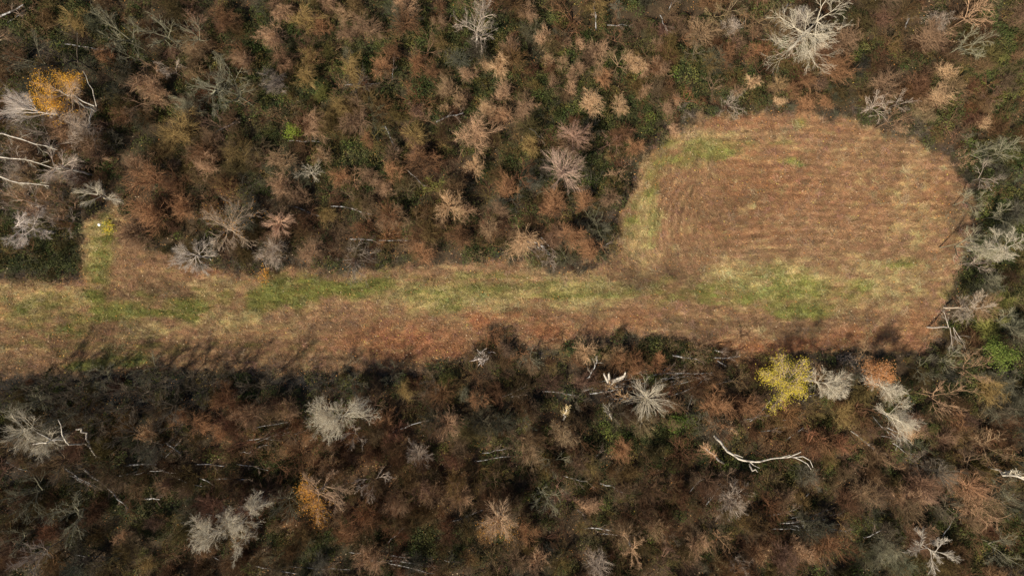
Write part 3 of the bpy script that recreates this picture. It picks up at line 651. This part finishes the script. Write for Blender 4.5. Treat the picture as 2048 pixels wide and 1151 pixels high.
hero("bare_tree", "round pinkish starburst tree, largest in the middle of the upper thicket", "tree", 1126, 342, 48, 7, 14, M_STEM, M_TWIG, limbs=44, levels=3, kids=(8, 6), ang=(26, 26), colr=(.47, .33, .25), e_rng=(.0, 1.3), wob=.06)
hero("bare_tree", "round pink-brown crown just above and right of the pinkish starburst", "tree", 1148, 268, 36, 6, 15, M_STEM, M_TWIG, limbs=20, levels=3, kids=(11, 7), ang=(24, 24), colr=(.40, .25, .18), e_rng=(.2, 1.3), wob=.1)
hero("bare_bush", "combed tan bush like a brushed wig, just above the green grass strip", "shrub", 556, 446, 32, 4.5, 16, M_STEM, M_TWIG, limbs=24, levels=3, kids=(13, 8), ang=(22, 22), colr=(.56, .36, .24), e_rng=(.4, 1.3), wob=.12, up=-.12, twig_r=.007)
hero("bare_tree", "tan tree with white centre limbs and an orange fringe near the lower edge", "tree", 1002, 1048, 42, 8, 17, M_PALE, M_TWIG, limbs=40, levels=3, kids=(8, 6), ang=(26, 26), colr=(.54, .37, .23), e_rng=(.1, 1.2), leaf=L_ORG, leaf_n=200, leaf_side=(0, -1))
hero("bare_tree", "tan tree with one white upright limb at the bottom edge", "tree", 1268, 1112, 34, 8, 18, M_PALE, M_TWIG, limbs=10, levels=4, kids=(6, 5, 5), colr=(.52, .33, .19), dirs=[90, 80, 110, 60, 260, 280, 120, 20, 200, 300])
hero("bleached_tree", "white tree combed to the right, beside the yellow-leaved tree", "tree", 1662, 768, 44, 8, 19, M_PALE, M_PALETWIG, limbs=10, levels=4, kids=(9, 7, 5), dirs=[-20, -30, -8, 20, -45, 160, 60, -70, 110, -15], e_rng=(0, .7), squash=(1.2, .8), trunk_r=.09, colr=(.5, .5, .5))
hero("bleached_tree", "grey-white tree swept down and right, below the copper-leaved tree", "tree", 1785, 785, 44, 9, 20, M_PALE, M_PALETWIG, limbs=6, levels=4, kids=(9, 7, 5), dirs=[-30, -38, -22, -50, -10, 150], e_rng=(0, .5), base=(1720, 745), trunk_r=.09)
hero("bleached_tree", "second grey-white tree swept down and right, lower than the first", "tree", 1800, 842, 50, 10, 21, M_PALE, M_PALETWIG, limbs=8, levels=4, kids=(9, 7, 5), dirs=[-25, -35, -15, -50, 0, 150, -65, 40], e_rng=(0, .6), base=(1735, 810), trunk_r=.09)
hero("bleached_tree", "pale tree pointing at the clearing from the right edge", "tree", 2035, 492, 40, 10, 22, M_PALE, M_PALETWIG, limbs=10, levels=4, kids=(9, 7, 5), dirs=[175, 190, 160, 205, 220, 140, 20, -30, 60, 250], e_rng=(0, .7))
hero("bleached_tree", "pale fanning tree low in the right-hand corner", "tree", 1882, 1112, 38, 9, 23, M_PALE, M_TWIG, limbs=9, levels=4, kids=(8, 7, 5), colr=(.50, .44, .36), dirs=[-40, -55, -20, 10, 180, 160, 60, 110, -80], e_rng=(0, .7))
hero("bleached_tree", "pale tree with brushed twigs just above the clearing's left strip", "tree", 378, 505, 38, 7, 24, M_PALE, M_TWIG, limbs=12, levels=4, kids=(9, 7, 5), colr=(.54, .46, .38), dirs=[150, 170, 200, 230, 250, 270, 300, 90, 40, 10, 120, 190], e_rng=(0, .8), up=-.01)
hero("bare_tree", "wide pale-brown tree with twisting twigs, joined crowns over the thicket edge", "tree", 447, 458, 62, 8, 25, M_PALE, M_TWIG, limbs=14, levels=4, kids=(7, 6, 5), colr=(.46, .35, .25), wob=.2, e_rng=(0, .9), leaf=L_ORG, leaf_n=160, leaf_side=(.3, 1))
hero("bleached_tree", "white-twigged small tree above the round white marker", "tree", 182, 386, 34, 7, 26, M_PALE, M_PALETWIG, limbs=11, levels=3, kids=(13, 9), ang=(30, 30), e_rng=(0, .9), dirs=[90, 120, 60, 150, 30, 180, 0, 100, 70, -40, 210])
hero("bleached_tree", "pale tree fanned to the upper left beside the golden-orange tree", "tree", 62, 218, 54, 11, 27, M_PALE, M_TWIG, limbs=12, levels=4, kids=(10, 7, 5), ang=(24, 22, 22), colr=(.58, .50, .43), dirs=[140, 155, 170, 125, 185, 200, 110, 20, -20, 80, 165, 150], e_rng=(0, .6), base=(118, 238), wob=.07)
hero("bleached_tree", "pale star crown at the end of the middle left-edge limb", "tree", 88, 326, 40, 10, 28, M_PALE, M_TWIG, limbs=13, levels=3, kids=(13, 9), ang=(28, 28), colr=(.50, .40, .32), e_rng=(0, 1))
hero("bleached_tree", "pale crown cut by the left edge, level with the round white marker", "tree", 14, 450, 42, 10, 29, M_PALE, M_TWIG, limbs=11, levels=4, kids=(9, 7, 5), colr=(.56, .48, .42), dirs=[5, 20, -15, 90, -90, 180, 150, 220, 45, -45, 10], e_rng=(0, .7))
hero("leafy_bush", "lone bright green leafy bush among brown crowns", "bush", 585, 261, 12, 2.5, 30, M_STEM, M_TWIG, limbs=7, levels=3, kids=(4, 3), trunk_r=.04, colr=(.2, .18, .05), leaf=L_GRN, leaf_n=420, leaf_size=.09)
hero("leafy_tree", "bright green tree at the right edge below the clearing's level", "tree", 2014, 705, 30, 7, 31, M_STEM, M_TWIG, limbs=8, kids=(5, 4, 3), colr=(.2, .18, .08), leaf=mat_leaf("moss_green_leaves", (.10, .15, .03), (.17, .20, .04)), leaf_n=1300, leaf_size=.10, squash=(.8, 1.3))
hero("leafy_bush", "low leafy green bush right of the white starburst tree", "bush", 1358, 842, 18, 2, 32, M_STEM, M_TWIG, limbs=7, levels=3, kids=(4, 3), trunk_r=.04, colr=(.2, .18, .05), leaf=mat_leaf("dull_green_leaves", (.07, .11, .02), (.13, .17, .03)), leaf_n=520, leaf_size=.09)
hero("leafy_bush", "small yellow-leaved bush standing right of the round white marker", "bush", 217, 455, 9, 1.2, 33, M_STEM, M_TWIG, limbs=6, levels=3, kids=(3, 3), trunk_r=.02, colr=(.3, .22, .1), leaf=L_YEL, leaf_n=110, leaf_size=.08, squash=(.6, 1.4))
hero("leafy_sapling", "orange sapling on the left end of the bright green strip", "sapling", 528, 550, 8, 1.6, 34, M_STEM, M_TWIG, limbs=6, levels=3, kids=(3, 3), trunk_r=.02, colr=(.3, .2, .1), leaf=L_ORG, leaf_n=110, leaf_size=.08, squash=(.6, 1.5))
hero("bare_tree", "grey tree with a white forked limb near the middle of the top edge", "tree", 955, 45, 46, 9, 35, M_PALE, M_TWIG, limbs=7, levels=4, kids=(6, 6, 4), colr=(.42, .35, .28), dirs=[100, 60, 30, 0, -30, 150, 80], e_rng=(.1, .8))
hero("bare_tree", "big green-grey limbed tree among hazy crowns in the upper left wood", "tree", 445, 175, 56, 9, 36, M_TWIG, M_TWIG, limbs=8, levels=4, kids=(6, 6, 5), colr=(.24, .23, .16), wob=.18, e_rng=(.1, .8), base=(415, 190))
hero("bare_tree", "tan-grey tree with curved limbs in the dark wood right of the clearing", "tree", 1965, 615, 46, 8, 37, M_TWIG, M_TWIG, limbs=9, levels=4, kids=(9, 7, 5), colr=(.44, .36, .27), dirs=[170, 150, 190, 30, 60, 100, 220, 250, 0], wob=.15)
hero("bare_tree", "thin dark tree with pale forked limbs at the clearing's lower right edge", "tree", 1922, 655, 44, 7, 38, M_STEM, M_TWIG, limbs=4, levels=3, kids=(4, 4), dirs=[120, -120, -85, -60], colr=(.42, .36, .30), e_rng=(0, .5), twig_r=.012)

# long limbs, leaning and fallen trunks: polylines of (x, y, height)
def pole_pts(pts):
    v = [P(a, b, c) for a, b, c in pts]
    return v

def pole(name, label, cat, pts, r0, r1, mat, seed=0, twigs=0, twig_len=1.0, twigm=None, colr=(.4, .33, .25), group=None, jit=.12, forks=()):
    rng = random.Random(seed); v = pole_pts(pts)
    b = v[0].copy(); rt = empty(name, b); tag(rt, label, cat, group)
    fine = []
    for i in range(len(v) - 1):
        k = max(2, int((v[i + 1] - v[i]).length / .9))
        for j in range(k): fine.append(v[i].lerp(v[i + 1], j / k))
    fine.append(v[-1]); fine = [p - b for p in fine]
    for i in range(1, len(fine) - 1): fine[i] = fine[i] + Vector((rng.gauss(0, jit), rng.gauss(0, jit), rng.gauss(0, jit * .5)))
    n = len(fine) - 1
    segs = [(*fine[i], *fine[i + 1], r0 + (r1 - r0) * i / n, r0 + (r1 - r0) * (i + 1) / n) for i in range(n)]
    obj("trunk", segs_mesh("trunk", segs, mat, 7), rt, colr)
    for f in forks:                       # side limbs given as their own polylines
        fv = [p - b for p in pole_pts(f)]; m = len(fv) - 1
        sg = [(*fv[i], *fv[i + 1], r1 * 1.5 * (1 - .6 * i / m), r1 * 1.5 * (1 - .6 * (i + 1) / m)) for i in range(m)]
        obj("branch", segs_mesh("branch", sg, mat, 5), rt, colr)
    if twigs:
        out = new_out(); cfg = dict(levels=3, seg=[3, 2, 1], wob=[.15, .15, .1], up=[.0, 0, 0], kids=[6, 4], start=[.2, .1], ang=[32, 32], ratio=[.5, .55], rr=.5, rmin=.010)
        for i in range(twigs):
            t = .35 + .65 * (i + rng.random()) / twigs; f = min(t * n, n - 1e-3); k = int(f)
            p = fine[k].lerp(fine[k + 1], f - k); d = (fine[k + 1] - fine[k]).normalized()
            grow(rng, p, rot_dir(d, math.radians(rng.uniform(15, 60)), rng), twig_len * rng.uniform(.5, 1.2), max(r1 * .7, .014), 0, cfg, out)
        obj("twigs", segs_mesh("twigs", out[0] + out[1] + out[2], twigm or M_TWIG), rt, colr)["kind"] = "stuff"
    return rt

pole("leaning_limb", "uppermost long white limb reaching in from the left edge", "branch", [(-60, 252, 9), (20, 272, 10), (70, 288, 10), (115, 300, 10)], .11, .03, M_PALE, 1, 7, 1.3, M_PALETWIG)
pole("leaning_limb", "middle long pale limb reaching in from the left edge", "branch", [(-60, 306, 9), (0, 312, 9.5), (60, 322, 10), (122, 338, 10)], .09, .03, M_PALE, 2, 6, 1.2, M_PALETWIG)
pole("leaning_limb", "lowest long white limb of the three entering at the left edge", "branch", [(-60, 348, 8), (0, 356, 8.5), (60, 366, 9), (98, 372, 9)], .09, .03, M_PALE, 3, 6, 1.2, M_PALETWIG)
pole("leaning_limb", "thin white limb pointing up from the golden-orange tree's base", "branch", [(193, 212, 5), (186, 190, 7), (178, 165, 8), (166, 142, 9)], .06, .02, M_PALE, 4)
pole("leaning_limb", "short white limb curling down below the golden-orange tree", "branch", [(184, 222, 4), (182, 240, 5), (176, 255, 6)], .08, .03, M_PALE, 5)
pole("leaning_limb", "long white limb inside the golden-orange tree, pointing down right", "branch", [(118, 180, 9), (150, 195, 8), (188, 212, 7)], .03, .07, M_PALE, 6)
pole("leaning_limb", "second white limb under the golden-orange tree ending at its trunk", "branch", [(150, 200, 8), (170, 212, 6), (190, 222, 4)], .04, .09, M_PALE, 7)
pole("bent_limb", "long bent pale limb joining the twin-headed tree to the white snag", "branch", [(178, 892, 2), (140, 886, 6), (118, 880, 8), (95, 884, 9), (66, 888, 9)], .08, .05, M_PALE, 8, forks=[[(133, 884, 7), (124, 868, 8), (122, 850, 8.5), (116, 838, 9)], [(110, 882, 8), (90, 872, 9), (74, 864, 9)]])
pole("white_snag", "twisted broken white snag standing like a crooked finger", "snag", [(202, 912, .4), (190, 915, .8), (184, 900, 1.4), (180, 884, 2), (176, 872, 2.6), (166, 862, 3), (160, 857, 3.2), (152, 858, 3.3)], .14, .08, M_PALE, 9, jit=.16)
pole("curved_branch", "long curved white branch with a forked tip, above dark undergrowth", "branch", [(1430, 872, 4), (1442, 884, 5), (1455, 902, 6), (1478, 916, 7), (1497, 922, 7.5), (1520, 923, 8), (1540, 916, 8), (1565, 915, 8), (1588, 913, 8)], .15, .045, M_PALE, 10, jit=.05,
     forks=[[(1588, 913, 8), (1603, 920, 8), (1615, 927, 8), (1622, 938, 8)], [(1586, 914, 8), (1606, 912, 8), (1620, 920, 8), (1626, 934, 8)], [(1575, 914, 8), (1596, 906, 8.3), (1602, 903, 8.5)], [(1497, 920, 7.5), (1508, 930, 7), (1519, 935, 6.5)], [(1470, 908, 7), (1486, 914, 7.5)], [(1560, 915, 8), (1580, 909, 8.2)]])
pole("broken_limb", "short pale broken limb below the curved white branch", "branch", [(1500, 928, 2), (1506, 938, 2.5), (1515, 943, 3)], .12, .05, M_PALE, 11)
pole("leaning_tree", "thick white trunk leaning toward the right edge in the lower wood", "tree", [(1975, 932, 2), (2000, 943, 5), (2030, 955, 8), (2060, 962, 9)], .09, .13, M_PALE, 12, 7, 1.4, M_PALETWIG)
pole("splintered_stump", "splintered tan stump with torn spikes, largest by the starburst tree", "stump", [(1219, 770, 0), (1220, 766, 1.6)], .20, .15, M_PALE, 13, 12, 1.0, M_TWIG, (.56, .40, .22),
     forks=[[(1218, 764, 1.5), (1212, 755, 2.4), (1208, 747, 3)], [(1218, 764, 1.5), (1218, 752, 2.4), (1218, 746, 2.8)], [(1222, 766, 1.5), (1235, 757, 2), (1249, 751, 2.3), (1251, 744, 2.8)], [(1222, 765, 1.4), (1238, 759, 1.8), (1247, 756, 2)], [(1222, 762, 1.5), (1229, 758, 1.8)]])
pole("splintered_stump", "small tan stump with frayed top, left of the splintered one", "stump", [(1127, 838, 0), (1131, 828, 1.6), (1134, 815, 2.4)], .12, .07, M_PALE, 14, 14, .8, M_TWIG, (.56, .44, .24))
pole("splintered_stump", "greyish stump spreading like a small hand below the starburst tree", "stump", [(1224, 838, 0), (1220, 828, 1.4), (1215, 815, 2)], .12, .06, M_PALE, 15, 14, .8, M_TWIG, (.40, .36, .30))
pole("frayed_stump", "orange-tan frayed stem leaning against the white starburst tree", "stump", [(1264, 806, .3), (1258, 798, 1.6), (1240, 790, 2.6)], .15, .06, M_PALE, 16, 26, .9, M_TWIG, (.58, .38, .20))
pole("frayed_stump", "feathery orange-tan stem left of the curved white branch", "stump", [(1448, 926, .3), (1430, 910, 2), (1408, 893, 3)], .14, .05, M_PALE, 17, 34, 1.1, M_TWIG, (.56, .35, .20))
pole("frayed_stump", "short feathery tan stem above the curved white branch's foot", "stump", [(1438, 862, .3), (1450, 858, 2), (1464, 856, 3)], .12, .05, M_PALE, 18, 26, .9, M_TWIG, (.56, .36, .20))
pole("birch_tree", "leaning white birch shaft above the starburst tree, leaning up and right", "tree", [(1170, 758, .5), (1184, 742, 3), (1190, 728, 5), (1194, 718, 6)], .08, .04, M_BIRCH, 19, 6, 1.2, M_TWIG)

# white birch trunks, fallen or leaning
FALL = """170,938,230,988,.24 215,975,256,1016,.16 0,32,46,10,.22 15,45,52,22,.12 873,243,926,226,.18 434,263,470,243,.14 1180,786,1235,778,.18 1225,772,1300,752,.16 1300,752,1345,746,.14
1345,746,1440,744,.10 1322,748,1340,735,.12 1085,782,1150,790,.09 1330,795,1400,768,.10 1395,770,1416,752,.12 1560,1045,1650,1038,.13 1540,1056,1700,1062,.10 1536,1030,1592,1018,.09 548,870,582,852,.09
512,884,580,862,.09 512,896,545,888,.07 780,867,868,838,.12 950,922,1024,912,.09 900,1042,985,1010,.15 776,1085,810,1052,.12 512,1130,600,1148,.13 560,1134,700,1138,.09 735,1118,800,1128,.14 780,1126,870,1146,.10
1170,1056,1220,1060,.13 1200,1066,1262,1070,.10 574,410,640,432,.13 662,412,742,428,.10 700,477,745,480,.14 758,480,832,480,.08 1050,482,1092,494,.16 1074,488,1100,510,.13 1104,469,1122,473,.09 1190,500,1230,480,.08
250,930,312,928,.20 235,952,280,940,.15 320,938,376,966,.16 268,948,300,945,.14 290,996,320,998,.16 332,884,362,906,.15 330,915,360,882,.09 400,955,455,976,.11 390,928,450,932,.10 400,1026,470,1040,.08 150,1108,240,1115,.10
1346,710,1396,718,.17 1424,714,1480,712,.14 1430,699,1446,704,.12 1434,720,1452,732,.09 1810,60,1820,30,.17 1542,62,1576,8,.15 1192,60,1190,0,.10 1338,20,1345,2,.10 770,252,790,300,.09 815,340,850,372,.10
1200,965,1246,984,.13 1188,914,1204,902,.13 1125,950,1175,962,.08 1155,1018,1172,1030,.14 785,160,790,104,.07 130,88,212,100,.08 1372,835,1384,790,.11 1618,985,1600,1000,.09 1728,1074,1768,1056,.13 1885,1072,1905,1040,.09
1990,985,1960,1010,.10 690,170,760,166,.10 575,282,640,284,.08 1215,50,1255,52,.11 1055,255,1080,275,.13 1400,1000,1455,968,.10 1412,1010,1432,982,.13 620,585,.,.,0 1650,1065,1600,1072,.08 480,905,512,900,.08 495,1000,512,1010,.08
1540,800,1500,842,.10 1560,842,1530,815,.08 1575,1036,1620,1030,.09 840,265,842,264,0 1320,30,1335,62,.08 395,1090,440,1120,.07 225,870,232,872,0 965,905,1015,896,.08 1785,885,1840,915,.07 1700,860,1760,905,.07"""
FL = []
for tok in FALL.split():
    a = tok.split(',')
    if a[4] == '0' : continue
    FL.append(tuple(float(q) for q in a))
rf = random.Random(4242)
for cx_, cy_, sx_, sy_, a_, n_ in ((1200,782,80,12,12,9),(1340,752,60,10,12,7),(150,965,70,22,-30,8),(1610,1046,70,12,4,8),(800,1122,60,10,-8,5),(1082,494,22,18,-40,5),(1440,985,28,22,42,6),(1565,825,28,18,20,5),(420,955,60,18,-8,4),(1260,775,30,14,16,4),(550,876,30,10,16,3),(1800,870,60,24,-30,5),(1960,985,30,18,35,4)):
    for _ in range(n_):
        x_, y_ = rf.gauss(cx_, sx_), rf.gauss(cy_, sy_); a2 = math.radians(rf.gauss(a_, 9)); L_ = rf.uniform(22, 70)
        FL.append((x_ - L_ / 2 * math.cos(a2), y_ + L_ / 2 * math.sin(a2), x_ + L_ / 2 * math.cos(a2), y_ - L_ / 2 * math.sin(a2), rf.uniform(.06, .10)))
bk = {}
def wlab(i, x, y, r, L):
    dn, nm, ds = where(x, y)
    sz = "stout" if r > .15 else ("slim" if r < .1 else "medium"); ln = "long" if L > 75 else ("short" if L < 42 else "")
    bk.setdefault((sz, ln, dn, nm), []).append((ds, i))
for i, (x0, y0, x1, y1, r) in enumerate(FL): wlab(i, (x0 + x1) / 2, (y0 + y1) / 2, r, math.hypot(x1 - x0, y1 - y0))
FLAB = {}
for (sz, ln, dn, nm), lst in bk.items():
    lst.sort()
    for j, (ds, i) in enumerate(lst):
        head = " ".join(q for q in (sz, ln, "fallen mottled birch trunk") if q)
        FLAB[i] = head + (f" {ORD[j]}" if len(lst) > 1 else "") + f" {dn} the {nm}"
for i, (x0, y0, x1, y1, r) in enumerate(FL):
    rr = random.Random(700 + i); h = rr.uniform(.7, 1.8)
    pole("fallen_trunk", FLAB[i], "fallen tree", [(x0, y0, h * rr.uniform(.5, 1)), ((x0 + x1) / 2 + rr.gauss(0, 1.5), (y0 + y1) / 2 + rr.gauss(0, 1.5), h), (x1, y1, h * rr.uniform(.6, 1.2))],
         r * .58, r * .28, M_BIRCH, 800 + i, 5, 1.0, M_TWIG, (.26, .19, .14), "fallen birch trunks in the wood", jit=.06)

# dark slender trunks seen end-on between crowns are left to the thicket
# grey root plate at the clearing's edge
def root_plate():
    rng = random.Random(5); rt = empty("root_plate", P(968, 712)); tag(rt, "pale grey upturned root plate at the clearing's lower edge", "root plate")
    segs = []
    for i in range(46):
        a = rng.uniform(0, 6.28); p = Vector((rng.gauss(0, .35), rng.gauss(0, .25), rng.uniform(.3, 1.0)))
        d = Vector((math.cos(a), math.sin(a) * .7, rng.gauss(0, .35))).normalized()
        for k in range(3):
            q = p + d * rng.uniform(.22, .4); r = .075 - .018 * k
            segs.append((*p, *q, r, r - .018)); p = q; d = (d + Vector((rng.gauss(0, .4), rng.gauss(0, .4), rng.gauss(0, .3)))).normalized()
    obj("roots", segs_mesh("roots", segs, mat_plain("weathered_root", (.46, .40, .36), .6, 1.2, 3), 5), rt)
    import bmesh
    bm = bmesh.new(); bmesh.ops.create_icosphere(bm, subdivisions=3, radius=.75)
    for v in bm.verts: v.co = Vector((v.co.x * 1.1, v.co.y * .75, max(v.co.z, -.1) * .8 + .15)) * (1 + .18 * math.sin(v.co.x * 9 + v.co.y * 7))
    me = bpy.data.meshes.new("soil"); bm.to_mesh(me); bm.free(); me.materials.append(mat_plain("root_soil", (.28, .23, .20), .6, 1.3, 5))
    obj("soil_ball", me, rt)
root_plate()

# round white marker with a small grey hub on a short post
def marker():
    import bmesh
    b = P(198, 449, 1.1); rt = empty("round_marker", (b.x, b.y, 0)); tag(rt, "round white marker disc on a short post in the grass", "marker")
    mw = mat_plain("white_enamel", (.85, .85, .84), .97, 1.02, 4); mg = mat_plain("grey_metal", (.35, .35, .36), .9, 1.1, 8)
    def lathe(prof, n, z0=0):
        V = []; F = []
        for r, z in prof:
            for k in range(n): V.append((r * math.cos(2 * math.pi * k / n), r * math.sin(2 * math.pi * k / n), z))
        for i in range(len(prof) - 1):
            for k in range(n): F.append((i * n + k, i * n + (k + 1) % n, (i + 1) * n + (k + 1) % n, (i + 1) * n + k))
        return V, F
    V, F = lathe([(.01, 1.02), (.16, 1.02), (.175, 1.05), (.165, 1.10), (.10, 1.14), (.004, 1.15)], 28)
    obj("disc", mesh_np("disc", V, F, [mw], True), rt)
    V, F = lathe([(.05, 1.148), (.045, 1.18), (.003, 1.185)], 16)
    obj("hub", mesh_np("hub", V, F, [mg], True), rt)
    V, F = lathe([(.035, -.1), (.035, 1.03)], 12)
    obj("post", mesh_np("post", V, F, [mg], True), rt)
marker()

print("objects", len(scn.objects), "tris", sum(len(m.polygons) * 2 for m in bpy.data.meshes))
